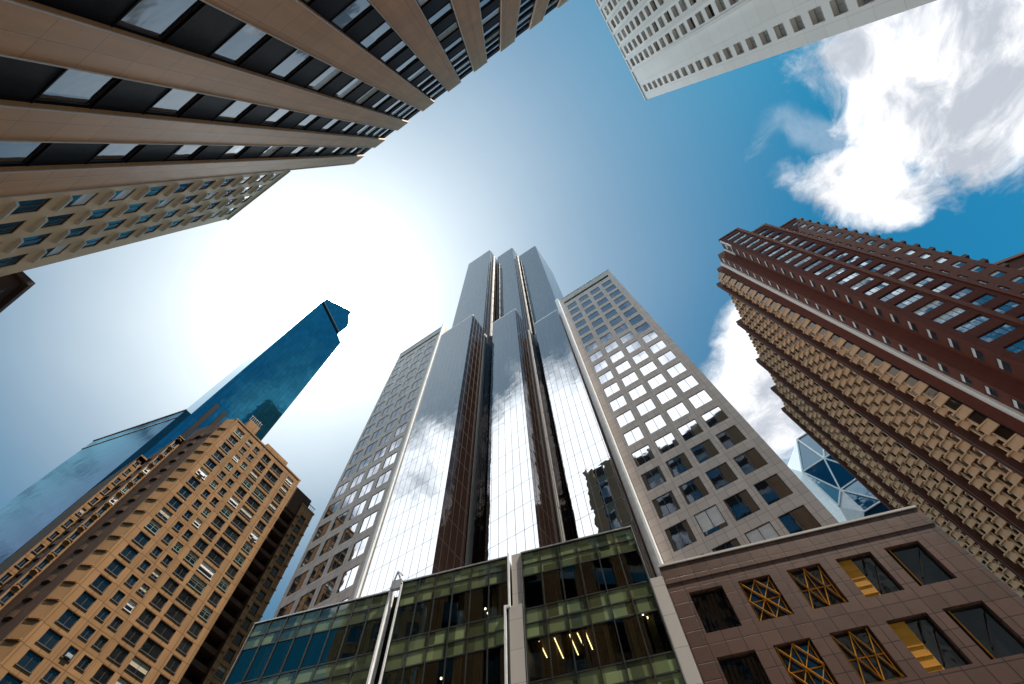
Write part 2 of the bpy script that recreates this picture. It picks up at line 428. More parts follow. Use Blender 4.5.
granite('granite_tower', -6.9, 6.75, 36.2, [-4.6, -1.56, 1.45, 4.46], 'granite tower with square windows, right of the mirrored glass slabs', {(1, 17): 'full', (2, 18): 'blind', (0, 15): 'plain'})

# ------------------------------------------------------------------ glass podium
c17, s17 = math.cos(R(17.5)), math.sin(R(17.5))
NP = (s17, -c17); FP = F((-28.4*NP[0], -28.4*NP[1]), (c17, s17), NP)
t = thing('glass_podium', tuple(FP(-13, 0, -4)[:2]), 'green glazed podium in three bays at the foot of the mirrored tower', 'podium building')
TOP = 29.0
rng0 = random.Random(5)
def bay(s0, s1, d, top, lights, ncol):
    b = MB(); w = (s1-s0)/ncol
    rows = []; z = top
    # two spandrel rows, then a tall row of clear panes, floor by floor
    pane = MB(); sp = MB(); mg = MB(); inn = MB()
    f = F(FP(0, 0, d)[:2], FP.u[:2], FP.n[:2]); flip = f.u.cross(Vector((0, 0, 1))).dot(f.n) < 0
    zs = [top]
    while z > 4:
        for h, kind in ((1.1, 's'), (1.05, 's'), (2.75, 'p')):
            z2 = max(z-h, GZ)
            (sp if kind == 's' else pane).face([f(s0, z2, -.02), f(s1, z2, -.02), f(s1, z-.0, -.02), f(s0, z, -.02)], 0, flip)
            zs.append(z2); z = z2
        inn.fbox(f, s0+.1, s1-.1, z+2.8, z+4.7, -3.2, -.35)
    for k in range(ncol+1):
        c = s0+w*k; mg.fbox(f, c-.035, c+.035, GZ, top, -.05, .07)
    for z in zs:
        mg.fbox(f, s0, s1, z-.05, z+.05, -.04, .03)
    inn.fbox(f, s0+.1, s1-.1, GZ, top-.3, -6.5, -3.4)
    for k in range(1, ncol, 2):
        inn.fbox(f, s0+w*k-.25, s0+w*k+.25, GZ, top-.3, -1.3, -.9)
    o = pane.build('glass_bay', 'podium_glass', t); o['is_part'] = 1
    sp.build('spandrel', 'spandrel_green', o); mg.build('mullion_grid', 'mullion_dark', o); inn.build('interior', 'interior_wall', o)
    z = top
    for row in range(4):
        for k in range(ncol):
            if rng0.random() < .82:
                q = MB(); a = s0+w*k+.1+rng0.random()*.5*w; ww = w*(.2+.3*rng0.random())
                n_ = 5
                for v_ in range(n_): q.fbox(f, a+ww*v_/n_, a+ww*(v_+.85)/n_, z-4.85, z-2.2, -.3-.06*(v_ % 2), -.24-.06*(v_ % 2))
                q.build('curtain', rng0.choice(['curtain_tan', 'curtain_tan', 'curtain_brown']), o)  # pale and brown strips imitate reflections of the striped tower's piers
        z -= 4.9
    e = MB(); e.fbox(f, s0-.08, s0-.04, GZ, top+.02, -6, .08); e.fbox(f, s1+.04, s1+.08, GZ, top+.02, -6, .08); e.fbox(f, s0-.08, s1+.08, top+.02, top+.14, -6, .1)
    e.build('edge_trim', 'trim_steel', o)
    for (s, zc, ln, kind) in lights:
        l = MB()
        if kind == 't': l.bar(f(s, zc, -.3), f(s+.1, zc, -.3-ln), .06, .04)
        else: l.fbox(f, s-.05, s+.05, zc-.05, zc+.05, -.34, -.25)
        l.build('ceiling_light', 'warm_tube' if kind == 't' else 'warm_spot', o)
zc = 29-4.9-2.15-.1
bay(-29.1, -17.5, -.3, 28.7, [(-22, 18.3, 0, 's')], 8)
bay(-16.35, -7.85, 0.0, TOP, [(-9.6, 25.2, 0, 's'), (-9.4, 24.8, 0, 's'), (-10.2, 21.4, 0, 's'), (-12.4, 20.9, 0, 's'), (-13.2, 20.6, 0, 's'), (-14.0, 19.9, 0, 's')], 6)
bay(-6.65, 1.95, .05, TOP, [(-5.9, zc, 1.6, 't'), (-4.9, zc, 2.0, 't'), (-3.9, zc, 2.0, 't'), (-2.9, zc, 1.8, 't'), (-3.4, zc-.01, 1.2, 't'), (.9, 22.1, 0, 's'), (1.1, 21.8, 0, 's')], 6)
b = MB(); b.fbox(FP, -17.36, -16.5, GZ, TOP-.6, -3, -.6); b.build('channel_panel', 'bronze_panel', t)
for s in (-17.38, -16.5):
    b = MB(); b.fbox(FP, s, s+.13, GZ, TOP-.2, -.55, .16); b.build('channel_rail', 'trim_white', t)
b = MB(); o1, o2 = FP(-17.3, 28.8, .1), FP(-16.4, 28.8, .1)
b.bar(o1, FP(-16.95, 30.1, .25), .1, .1); b.bar(o2, FP(-16.95, 30.1, .25), .1, .1); b.bar(FP(-16.95, 30.1, .25), FP(-16.3, 29.3, .5), .1, .1); b.fbox(FP, -17.3, -16.5, 28.5, 29.3, -.1, .2)
b.build('roof_bracket', 'trim_steel', t)
b = MB(); b.fbox(FP, -7.74, -6.78, GZ, 24.6, -4, .1); b.fbox(FP, -7.5, -6.78, 24.6, 29.2, -4, .0); b.build('pillar', 'pillar_stone', t)
b = MB(); b.fbox(FP, -7.78, -7.66, 24.6, 29.3, .0, .2); b.fbox(FP, -8.05, -7.66, 24.5, 24.66, .0, .22); b.fbox(FP, -8.08, -7.94, GZ, 24.66, .08, .24); b.build('drain_pipe', 'trim_white', t)
b = MB(); b.fbox(FP, 2.05, 2.86, GZ, 24.2, -4, .12); b.build('pillar', 'pillar_stone', t)
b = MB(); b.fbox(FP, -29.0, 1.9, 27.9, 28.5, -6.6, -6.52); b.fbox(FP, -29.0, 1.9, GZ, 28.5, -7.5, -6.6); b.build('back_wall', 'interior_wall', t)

# ------------------------------------------------------------------ low brown granite building
t = thing('granite_lowrise', tuple(FP(11, 0, -4)[:2]), 'low brown granite building with gold braces in its windows', 'office building')
LT = 25.0; wins = []
cols = [(5.12, 2.1), (8.18, 2.0), (11.25, 2.05), (14.3, 2.12), (17.2, 2.05)]; rows = [(21.25-4.25*k, 2.8) for k in range(5)]
b = facade(t, None, FP, 2.9, 19.95, GZ, LT, cols, rows, .3, wins=wins, mb=MB())
DP = -9
b.face([FP(19.95, GZ, 0), FP(19.95, GZ, DP), FP(19.95, LT, DP), FP(19.95, LT, 0)]); b.face([FP(2.9, GZ, DP), FP(2.9, GZ, 0), FP(2.9, LT, 0), FP(2.9, LT, DP)])
b.face([FP(2.9, LT-.6, 0), FP(19.95, LT-.6, 0), FP(19.95, LT-.6, DP), FP(2.9, LT-.6, DP)]); b.face([FP(19.95, GZ, DP), FP(2.9, GZ, DP), FP(2.9, LT, DP), FP(19.95, LT, DP)])
b.build('wall', 'brown_granite', t)
b = MB(); b.fbox(FP, 2.86, 20.0, LT+.003, LT+.16, -.5, .06); b.build('parapet_cap', 'cap_stone', t)
b = MB(); b.fbox(FP, 2.9, 19.95, 23.55, 23.62, .003, .05); b.build('cornice_line', 'brown_granite', t)
LST = {'plain': dict(fm='frame_dark', gm='lowrise_glass', frame=.06)}
for (f, s, z, w, h, dp, sk) in wins:
    c = f(s, z, 0)
    o = window_mb(F((0, 0), f.u[:2], f.n[:2]), w, h, dp, LST['plain']).build('window', ['frame_dark', 'lowrise_glass', 'lowrise_glass'], t, loc=Vector((0, 0, 0)))
    o.location = c - Vector(t['base']); o['is_part'] = 1; o['base'] = tuple(c)
    D = -.22; k = round((s-5.12)/3.05); g = MB(); q = MB()
    L, Rr, B, T = s-w/2+.08, s+w/2-.08, z-h/2+.08, z+h/2-.08
    def P(a, e, d=D): return f(L+(Rr-L)*a, B+(T-B)*e, d)
    if k in (1, 2):
        for a in (.02, .5, .97): g.bar(P(a, 0), P(a, 1), .13, .05)
        for i in range(2):
            a0, a1 = i*.5, i*.5+.5
            for j in range(2 if k == 1 else 1):
                n = 2 if k == 1 else 1
                e0, e1 = j/n, (j+1)/n
                g.bar(P(a0, e0, D+.05), P(a1, e1, D+.05), .16, .04); g.bar(P(a1, e0, D+.1), P(a0, e1, D+.1), .16, .04)
        for e in (.03, .5): g.bar(P(0, e, D-.03), P(1, e, D-.03), .08, .04)
    elif k == 3:
        g.fbox(f, L, L+(Rr-L)*.42, B, T, D-.03, D+.0)
        for i in range(5): g.fbox(f, L, L+(Rr-L)*.42, B+(T-B)*(i+.5)/5-.02, B+(T-B)*(i+.5)/5+.02, D+.003, D+.03)
        q.bar(P(.5, .1), P(.95, .75), .22, .05); q.bar(P(.5, .55), P(.75, .95), .16, .05)
    elif k == 4:
        g.bar(P(.12, 0), P(.12, 1), .14, .06)
        q.bar(P(.3, .2), P(.9, .85), .1, .05)
    else:
        for i in range(7):
            a = .06+.14*i; q.bar(P(a, .02), P(min(a+.1, .98), .98), .05, .03)  # dark slanted bars stand in for the wavy reflection in this pane
    if g.f: g.build('gold_brace', 'gold_paint', o)
    if q.f: q.build('inner_bar', 'bronze_panel', o)
fs = F(FP(19.95, 0, 0)[:2], (-FP.n).to_2d()[:], FP.u[:2])
for k in range(12):
    b = MB(); z = 24.1-.95*k; b.fbox(fs, .12, .42, z-.28, z+.28, .0, .16); b.build('edge_light', 'diagrid_pale', t)  # small bluish glass window boxes on the side wall, no lamps

# ------------------------------------------------------------------ striped tower overhead
K = 1.43
t = thing('striped_tower', (0, -31), 'dark tower overhead with wide tan piers and strips of windows between them', 'office tower')
f = F((0, -10.64*K), (1, 0), (0, 1)); H = 80.0*K; YS = -10.64*K-.3
piers = [(-19.6, -17.5), (-15.45, -13.4), (-11.15, -9.05), (-6.45, -4.2), (-1.75, .6), (2.87, 5.2), (7.5, 9.92), (12.4, 14.6), (17.0, 19.3)]
piers = [(p*K, q*K) for p, q in piers]
b = MB(); b.box(-19.45*K, 19.2*K, -48, -10.64*K-.75, GZ, H-.15); b.build('core_wall', 'bronze_panel', t)
for p0, p1 in piers:
    b = MB(); b.fbox(f, p0, p1, GZ, H, -.5, 0.0)
    b.fbox(f, p0, p0+.09, GZ, H, .003, .06, 1); b.fbox(f, p1-.09, p1, GZ, H, .003, .06, 1); b.build('pier', ['tan_pier', 'pier_edge'], t)
SST = {'plain': dict(fm='frame_dark', gm='stripe_window_glass', frame=.05), 'half': dict(fm='frame_dark', gm='stripe_window_glass', bm='blind', frame=.05, blind=.45),
       'low': dict(fm='frame_dark', gm='stripe_window_glass', bm='blind_warm', frame=.05, blind=.7, mull=1)}
wins = []; rng = random.Random(11)
for (q, p0), (p1, q2) in zip(piers[:-1], piers[1:]):
    sp = MB(); z = 3.1; k = 0
    S = [p0, p0+.1, p1-.1, p1]
    zs = []
    while z+3.9 < H-1.4: zs.append((z+1.95, 3.86)); z += 8.65 if z < 84 else 5.6
    T, ti = edges(GZ, H-.6, [(c-h/2, c+h/2) for c, h in zs])
    sp.wall(F((0, YS), (1, 0), (0, 1)), S, T, {(1, j) for j in ti}, .16)
    for c, h in zs:
        wins.append((F((0, YS), (1, 0), (0, 1)), (p0+p1)/2, c, p1-p0-.2, h, .16, 'plain' if rng.random() < .62 else ('half' if rng.random() < .6 else 'low')))
        sp.fbox(F((0, YS), (1, 0), (0, 1)), p0+.003, p1-.003, c-h/2-.14, c-h/2-.02, .003, .05)
        sp.fbox(F((0, YS), (1, 0), (0, 1)), p0+.003, p1-.003, c+h/2+.02, c+h/2+.1, .003, .05)
    sp.build('spandrel_strip', 'bronze_panel', t)
add_windows(t, wins, SST)

# lower neighbour
t = thing('tan_office_block', (-34.7, -27), 'shorter pale tan block with recessed windows and white sills, beside the striped tower', 'office block')
Y2 = -10.66*K; f = F((0, Y2), (1, 0), (0, 1)); wins = []; H2 = 55.5*K
rowsz = [(z*K, 2.0*K) for z in [53.2-3.1*k for k in range(17)]]
colsx = [(x*K, 1.25*K) for x in (-20.75, -22.75, -24.75, -26.9)]
TST = {'plain': dict(fm='frame_dark', gm='stripe_window_glass', frame=.06, mull=1, sill=.1), 'half': dict(fm='frame_dark', gm='stripe_window_glass', bm='blind', frame=.06, blind=.5, sill=.1)}
b = facade(t, None, f, -28.8*K, -19.72*K, GZ, H2, colsx, rowsz, .12, wins=wins, style=lambda i, j: 'half' if rng.random() < .3 else 'plain', mb=MB())
b.face([Vector((-28.8*K, Y2, GZ)), Vector((-28.8*K, -40, GZ)), Vector((-28.8*K, -40, H2)), Vector((-28.8*K, Y2, H2))], 0, True)
b.face([Vector((-28.8*K, -40, H2)), Vector((-19.72*K, -40, H2)), Vector((-19.72*K, Y2, H2)), Vector((-28.8*K, Y2, H2))])
b.build('wall', 'tan_pale', t)
led = None
for z, h in rowsz:
    for x, w in colsx:
        if led is None:
            m_ = MB(); m_.prism([(-w/2-.12, .005), (w/2+.12, .005), (w/2-.1, .26), (-w/2+.1, .26)], -h/2-.24, -h/2-.02); led = o = m_.build('sill_ledge', 'sill_pale', t, loc=Vector((0, 0, 0)))
        else: o = led.copy(); COL.objects.link(o); o.parent = t
        o.location = Vector((x, Y2, z)) - Vector(t['base'])
b = MB(); b.box(-28.9*K, -19.73*K, Y2-.4, Y2+.15, H2+.003, H2+.3); b.build('parapet', 'sill_pale', t)
add_windows(t, wins, TST)
# dark building past it
t = thing('dark_brick_block', (-63, -27), 'dark brick roof corner of a lower block at the left edge, past the tan block', 'brick building')
b = MB(); b.box(-84, -29.8*K, -40, -10.25*K, GZ, 31*K); b.build('wall', 'dark_brick', t)
b = MB(); b.box(-84.1, -29.5*K, -16, -9.95*K, 31*K+.003, 31.5*K); b.box(-84.1, -29.65*K, -10.248*K, -10.1*K, 29.3*K, 29.6*K); b.build('cornice', 'dark_brick', t)

# ------------------------------------------------------------------ white tower
t = thing('white_tower', (40, -2.4), 'sun bleached white concrete tower with dense dark window columns', 'office tower')
f = F((30.5, 0), (0, 1), (-1, 0)); wins = []
rz = [(107.3-3.1*k, 1.9) for k in range(34)]
cx_ = [(6.6, 1.35)] + [(1.25-2.55*k, 1.45) for k in range(6)]
WST = {'plain': dict(fm='frame_dark', gm='dark_window_glass', frame=.08, mull=1), 'pale': dict(fm='frame_pale', gm='stripe_window_glass', bm='blind', frame=.08, mull=1, blind=.9)}
b = facade(t, None, f, -13.6, 8.75, GZ, 110, cx_, rz, .55, wins=wins, style=lambda i, j: 'pale' if i == 6 else ('pale' if (i*7+j*3) % 5 < 3 else 'plain'), mb=MB())
b.face([Vector((30.5, 8.75, GZ)), Vector((50, 8.75, GZ)), Vector((50, 8.75, 110)), Vector((30.5, 8.75, 110))], 0, True)
b.face([Vector((30.5, -13.6, GZ)), Vector((50, -13.6, GZ)), Vector((50, -13.6, 110)), Vector((30.5, -13.6, 110))])
b.face([Vector((50, -13.6, GZ)), Vector((50, 8.75, GZ)), Vector((50, 8.75, 110)), Vector((50, -13.6, 110))])
b.face([Vector((30.5, -13.6, 109)), Vector((50, -13.6, 109)), Vector((50, 8.75, 109)), Vector((30.5, 8.75, 109))])
b.build('wall', 'white_concrete', t)
b = MB()
for k in range(6):
    s = 2.55-2.55*k if k else 2.45
    b.fbox(f, s-.2, s+.2, GZ, 109.6, .003, .35)
b.build('pilaster', 'white_concrete', t)
b = MB(); b.fbox(f, -13.7, 8.85, 110.003, 110.5, -.6, .2); b.build('parapet', 'white_concrete', t)
add_windows(t, wins, WST)

# ------------------------------------------------------------------ warm brick apartment tower, lower left
t = thing('brick_apartment_tower', (-66, 20), 'warm tan brick apartment tower in sun with rows of small windows', 'apartment tower')
AX = -60.0; f = F((AX, 0), (0, 1), (1, 0)); wins = []
AST = {'plain': dict(fm='frame_dark', gm='dark_window_glass', frame=.06, sill=.1, mull=1), 'green': dict(fm='frame_green', gm='dark_window_glass', bm='blind_warm', frame=.07, sill=.1, mull=1, trans=1, blind=.3),
       'blind': dict(fm='frame_pale', gm='dark_window_glass', bm='blind', frame=.06, sill=.1, trans=1, blind=.45), 'warm': dict(fm='frame_dark', gm='dark_window_glass', bm='blind_warm', frame=.06, sill=.1, blind=.55, mull=1)}
def asty(i, j):
    r = rng.random(); return 'plain' if r < .74 else 'green' if r < .86 else 'blind' if r < .92 else 'warm'
NR = 33; big = [(70.3-2.14*k, 1.42) for k in range(NR)]; small = [(70.25-2.14*k, 1.15) for k in range(NR)]
HA = 72.0
segs = [(10.45, 13.5, [(12.25, 1.55)], big), (13.5, 17.15, [(14.55, .95), (16.2, .95)], small), (17.15, 25.6, [(18.45, 1.55), (21.0, 2.25), (24.0, 1.4)], big)]
b = MB()
for s0, s1, cs, rs in segs: facade(t, None, f, s0, s1, GZ, HA, cs, rs, .22, wins=wins, style=asty, mb=b)
facade(t, None, f, 28.2, 31.0, GZ, 68.5, [(29.5, 1.15)], [r for r in big if r[0] < 67], .22, wins=wins, style=asty, mb=b)
# recess between, and the body behind
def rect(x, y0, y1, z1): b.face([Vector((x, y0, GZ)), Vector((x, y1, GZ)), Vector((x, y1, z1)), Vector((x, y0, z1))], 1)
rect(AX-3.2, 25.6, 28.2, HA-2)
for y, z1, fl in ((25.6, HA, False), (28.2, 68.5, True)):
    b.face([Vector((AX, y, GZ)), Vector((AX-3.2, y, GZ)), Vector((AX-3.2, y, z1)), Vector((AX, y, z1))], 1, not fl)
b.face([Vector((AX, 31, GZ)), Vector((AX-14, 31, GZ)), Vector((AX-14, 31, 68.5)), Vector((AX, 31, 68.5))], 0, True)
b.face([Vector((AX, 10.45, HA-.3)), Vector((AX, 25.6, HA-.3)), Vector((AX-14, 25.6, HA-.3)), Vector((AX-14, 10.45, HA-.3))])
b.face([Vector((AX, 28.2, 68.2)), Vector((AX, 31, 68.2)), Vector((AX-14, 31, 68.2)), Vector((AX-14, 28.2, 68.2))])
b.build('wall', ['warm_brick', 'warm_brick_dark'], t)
# belt lines standing proud
b = MB()
for s in (13.5, 17.15): b.fbox(f, s-.09, s+.09, GZ, HA-.2, .003, .07)
b.fbox(f, 10.4, 10.75, GZ, HA+.1, .003, .1); b.fbox(f, 25.3, 25.62, GZ, HA+.1, .003, .1)
b.build('corner_strip', 'warm_brick', t)
# stepping sections to the left: plan runs from the corner back and to the left
wl = []
f1 = F((-66, 0), (0, 1), (1, 0)); f2 = F((-71, 0), (0, 1), (1, 0))
b = MB()
facade(t, None, f1, 6.9, 7.9, GZ, 68, [(7.4, .62)], [r for r in small if r[0] < 67], .15, wins=wins, style=asty, mb=b)
facade(t, None, f2, 5.75, 6.9, GZ, 65.5, [(6.3, .6)], [r for r in small if r[0] < 64], .15, wins=wins, style=asty, mb=b)
def seg(p, q, z1, m): b.face([Vector((p[0], p[1], GZ)), Vector((q[0], q[1], GZ)), Vector((q[0], q[1], z1)), Vector((p[0], p[1], z1))], m)
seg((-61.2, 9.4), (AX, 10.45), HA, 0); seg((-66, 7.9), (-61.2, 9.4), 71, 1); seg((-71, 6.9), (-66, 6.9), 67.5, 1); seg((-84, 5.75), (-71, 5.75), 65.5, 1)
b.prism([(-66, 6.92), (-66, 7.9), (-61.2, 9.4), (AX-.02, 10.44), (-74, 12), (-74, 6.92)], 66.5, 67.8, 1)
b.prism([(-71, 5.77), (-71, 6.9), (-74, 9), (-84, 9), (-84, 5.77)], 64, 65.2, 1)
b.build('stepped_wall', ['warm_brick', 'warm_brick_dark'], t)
add_windows(t, wins, AST)
ac0 = None
for (fq, sq, tq, wq, hq, dq, kq) in wins:
    if fq.o.x == AX and rng.random() < .05:
        if ac0 is None:
            m_ = MB(); m_.box(-.2, .3, -.3, .3, 0, .36); m_.box(.303, .32, -.26, .26, .04, .32); ac0 = o = m_.build('air_conditioner', 'trim_steel', t, loc=Vector((0, 0, 0)))
        else: o = ac0.copy(); COL.objects.link(o); o.parent = t
        o.location = Vector((AX, sq, tq-hq/2+.02)) - Vector(t['base'])
# balconies: round slabs on the flanks coloured as shade, straight ones in the recess, zigzag ledges at the corners
def balcony(mb, z, x, y, r, n=9):
    pts = [(x+r*1.9*math.cos(PI+PI*k/n), y+r*math.sin(PI+PI*k/n)) for k in range(n+1)] + [(x+r*1.9, y+.4), (x-r*1.9, y+.4)]
    mb.prism(pts, z, z+.16); mb.prism(pts, z+.17, z+.75)
NB = 26
for k in range(NB):
    z = 67.4-2.14*k
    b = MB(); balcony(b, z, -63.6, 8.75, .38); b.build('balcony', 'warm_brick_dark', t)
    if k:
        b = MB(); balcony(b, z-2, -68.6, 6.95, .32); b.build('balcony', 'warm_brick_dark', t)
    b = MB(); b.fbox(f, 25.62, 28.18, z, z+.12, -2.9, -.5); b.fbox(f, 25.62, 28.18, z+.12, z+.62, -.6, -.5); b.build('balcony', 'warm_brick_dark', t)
for k in range(NB+2):
    z = 69-2.14*k
    b = MB(); b.prism([(AX+.02, 10.35), (AX+.02, 10.2), (-60.8, 9.5), (-61.3, 9.42)], z, z+.2)
    b.build('corner_ledge', 'warm_brick', t)
    b = MB(); b.prism([(-65.98, 7.7), (-65.75, 7.6), (-65.6, 7.2), (-65.98, 6.95)], z-2, z-1.85); b.build('corner_ledge', 'warm_brick', t)
for k in range(NB):
    z = 65.6-2.14*k
    b = MB(); b.fbox(f, 28.2, 28.65, z, z+.18, .003, .45); b.build('sill_ledge', 'warm_brick', t)
    b = MB(); b.fbox(f, 30.3, 30.98, z, z+.18, .003, .3); b.build('sill_ledge', 'warm_brick', t)
b = MB(); b.box(AX-3, AX-.4, 12.2, 14.4, HA-.3, HA+3.0); b.box(AX-4, AX-.6, 17.2, 22.2, HA-.3, HA+2.0); b.build('roof_house', 'warm_brick', t)
b = MB()
for y in [12.1+.35*k for k in range(7)]: b.box(AX-.75, AX-.7, y, y+.05, HA+3, HA+4.3)
b.box(AX-.76, AX-.69, 12.0, 14.4, HA+4.3, HA+4.4); b.tube((AX-1, 13.9, HA+3), (AX-1, 13.9, HA+5), .08)
for y in [28.3+.4*k for k in range(7)]: b.box(AX-.3, AX-.25, y, y+.05, 68.5, 70)
b.box(AX-.31, AX-.24, 28.2, 31, 70, 70.1)
b.build('roof_railing', 'frame_dark', t)
b = MB(); b.box(AX-3.1, AX-.3, 25.7, 29.6, 66, 71); b.build('roof_house', 'warm_brick_dark', t)
b = MB(); b.box(AX-.45, AX+.12, 10.3, 25.7, HA+.003, HA+.3); b.box(AX-.4, AX+.1, 28.1, 31.1, 68.503, 68.8); b.build('parapet', 'warm_brick', t)

# ------------------------------------------------------------------ blue glass tower behind it
t = thing('blue_glass_tower', (-101, 16), 'slim blue glass tower with notched crown behind the tan brick apartments', 'skyscraper')
poly = [(7.6, GZ), (7.6, 190), (8.0, 195), (18.9, 206), (19.2, 200), (20.9, 196), (21.6, 191), (20.8, 181.5), (23.9, 179.1), (24.2, GZ)]
b = MB(); n = len(poly)
b.face([Vector((-91, y, z)) for y, z in poly], 0, True)
b.face([Vector((-113, y, z)) for y, z in poly], 0)
for k in range(n):
    p, q = poly[k], poly[(k+1) % n]; b.face([Vector((-91, p[0], p[1])), Vector((-91, q[0], q[1])), Vector((-113, q[0], q[1])), Vector((-113, p[0], p[1]))], 0, False)
b.build('glass_shaft', 'sky_blue_glass', t)
b = MB(); fb = F((-91, 0), (0, 1), (1, 0))
b.bar(Vector((-90.9, 7.9, 190)), Vector((-90.9, 20.7, 182.5)), 1.1, .2); b.build('crown_band', 'band_slate', t)
b = MB()
b.bar((-91.2, 8.0, 197.4), (-91.2, 19.2, 208.7), .3, .35)
for k in range(9): b.bar((-91.2, 8.2+1.33*k, 194.5+1.32*k), (-91.2, 8.2+1.33*k, 197.4+1.34*k), .18, .18)
b.bar((-91.2, 19.3, 200), (-91.2, 21.2, 196.2), .3, .3); b.bar((-91.2, 21.2, 196.2), (-91.2, 21.9, 191), .3, .3); b.bar((-91.2, 21.9, 191), (-91.2, 21.1, 181.8), .25, .25)
b.build('crown_frame', 'trim_white', t)
b = MB()
for y in (9.6, 12.2): b.box(-90.97, -90.7, y, y+1.0, GZ, 108)
b.build('shaft_stripe', 'bronze_panel', t)
# the lower glass block
t = thing('teal_glass_block', (-103, 8), 'teal glass block mirroring clouds, at the foot of the slim blue tower', 'office block')
b = MB(); b.prism([(-91.2, 6.2), (-115, -.1), (-128, 8), (-104, 30), (-91.2, 15)], GZ, 100.5, 0, 1); b.build('glass_body', ['teal_block_glass', 'roof_grey'], t)
u = Vector((-23.8, -6.3, 0)).normalized(); fz = F((-91.2, 6.2), u[:2], (-u.y, u.x)); fz = F((-91.2, 6.2), u[:2], (.2559, -.9667))
b = MB(); b.fbox(fz, -.1, 24.7, 96.9, 97.25, .003, .12); b.fbox(fz, -.1, 24.7, 100.2, 100.6, .003, .15); b.build('roof_band', 'mullion_dark', t)
# ------------------------------------------------------------------ red brick tower with bays, right
t = thing('brick_bay_tower', (38, 72), 'red brick tower at right with stacked beige bay windows down its flank', 'apartment tower')
HB = 115.0; FL = 3.05; wins = []
BST = {'plain': dict(fm='frame_dark', gm='brick_window_glass', frame=.07, mull=3), 'pale': dict(fm='frame_dark', gm='brick_window_glass', bm='blind', frame=.07, mull=3, blind=.5),
       'one': dict(fm='frame_dark', gm='brick_window_glass', bm='blind', frame=.06, blind=.35)}  # the pale upper part of 'one' stands in for bright sky reflection
br = [(HB-2.4-FL*k, 1.55) for k in range(33)]
def bsty(i, j): return 'pale' if rng.random() < .25 else 'plain'
fa = F((0, 45.4), (1, 0), (0, -1)); fb_ = F((0, 48.3), (1, 0), (0, -1)); fc = F((0, 50.8), (1, 0), (0, -1))
b = MB()
facade(t, None, fa, 32.4, 37.3, GZ, HB, [(34.9, 3.2)], br, .2, wins=wins, style=bsty, mb=b)
facade(t, None, fb_, 37.3, 43.3, GZ, HB, [(40.5, 3.3)], br, .2, wins=wins, style=bsty, mb=b)
facade(t, None, fc, 43.3, 49.5, GZ, HB, [(45.3, 1.7), (48.0, 1.3)], br, .2, wins=wins, style=lambda i, j: 'one', mb=b)
fd = F((32.4, 0), (0, 1), (-1, 0)); fe = F((30.5, 0), (0, 1), (-1, 0))
facade(t, None, fd, 45.4, 48.3, GZ, HB, [(46.9, 1.5)], br, .05, wins=wins, style=lambda i, j: 'one', mb=b)
facade(t, None, fe, 48.3, 51.3, GZ, HB, [(49.4, 1.3)], br, .05, wins=wins, style=lambda i, j: 'one', mb=b)
def wallq(p, q, z1=HB, z0=GZ, m=0): b.face([Vector((p[0], p[1], z0)), Vector((q[0], q[1], z0)), Vector((q[0], q[1], z1)), Vector((p[0], p[1], z1))], m)
wallq((30.5, 48.3), (32.4, 48.3)); wallq((37.3, 48.3), (37.3, 45.4)); wallq((43.3, 50.8), (43.3, 48.3)); wallq((49.5, 50.8), (49.5, 98)); wallq((28.9, 51.3), (30.5, 51.3)); wallq((49.5, 98), (28.9, 98)); wallq((28.9, 98), (28.9, 51.3), m=1)
b.face([Vector((x, y, HB-.4)) for x, y in ((28.9, 51.3), (49.5, 51.3), (49.5, 98), (28.9, 98))]); b.face([Vector((x, y, HB-.4)) for x, y in ((32.4, 45.4), (37.3, 45.4), (37.3, 51.3), (32.4, 51.3))])
b.face([Vector((x, y, HB-.4)) for x, y in ((37.3, 48.3), (43.3, 48.3), (43.3, 51.3), (37.3, 51.3))]); b.face([Vector((x, y, HB-.4)) for x, y in ((30.5, 48.3), (32.4, 48.3), (32.4, 51.3), (30.5, 51.3))])
b.build('wall', ['red_brick', 'bronze_panel'], t)
b = MB()
b.fbox(fa, 32.3, 37.4, HB+.003, HB+.5, -.6, .15); b.fbox(fb_, 37.42, 43.4, HB+.003, HB+.9, -.6, .15); b.fbox(fc, 43.42, 49.6, HB+.003, HB+.5, -.6, .15)
b.fbox(fa, 36.7, 37.28, GZ, HB, .003, .25); b.fbox(fb_, 42.7, 43.28, GZ, HB, .003, .25)
b.build('parapet', 'red_brick', t)
b = MB(); b.fbox(fe, 50.35, 51.28, GZ, HB, .003, .3); b.fbox(fd, 45.42, 45.9, HB-6.2, HB-.2, .003, .15); b.fbox(fd, 47.7, 48.28, HB-6, HB-.2, .003, .12); b.build('white_band', 'band_white', t)
add_windows(t, wins, BST)
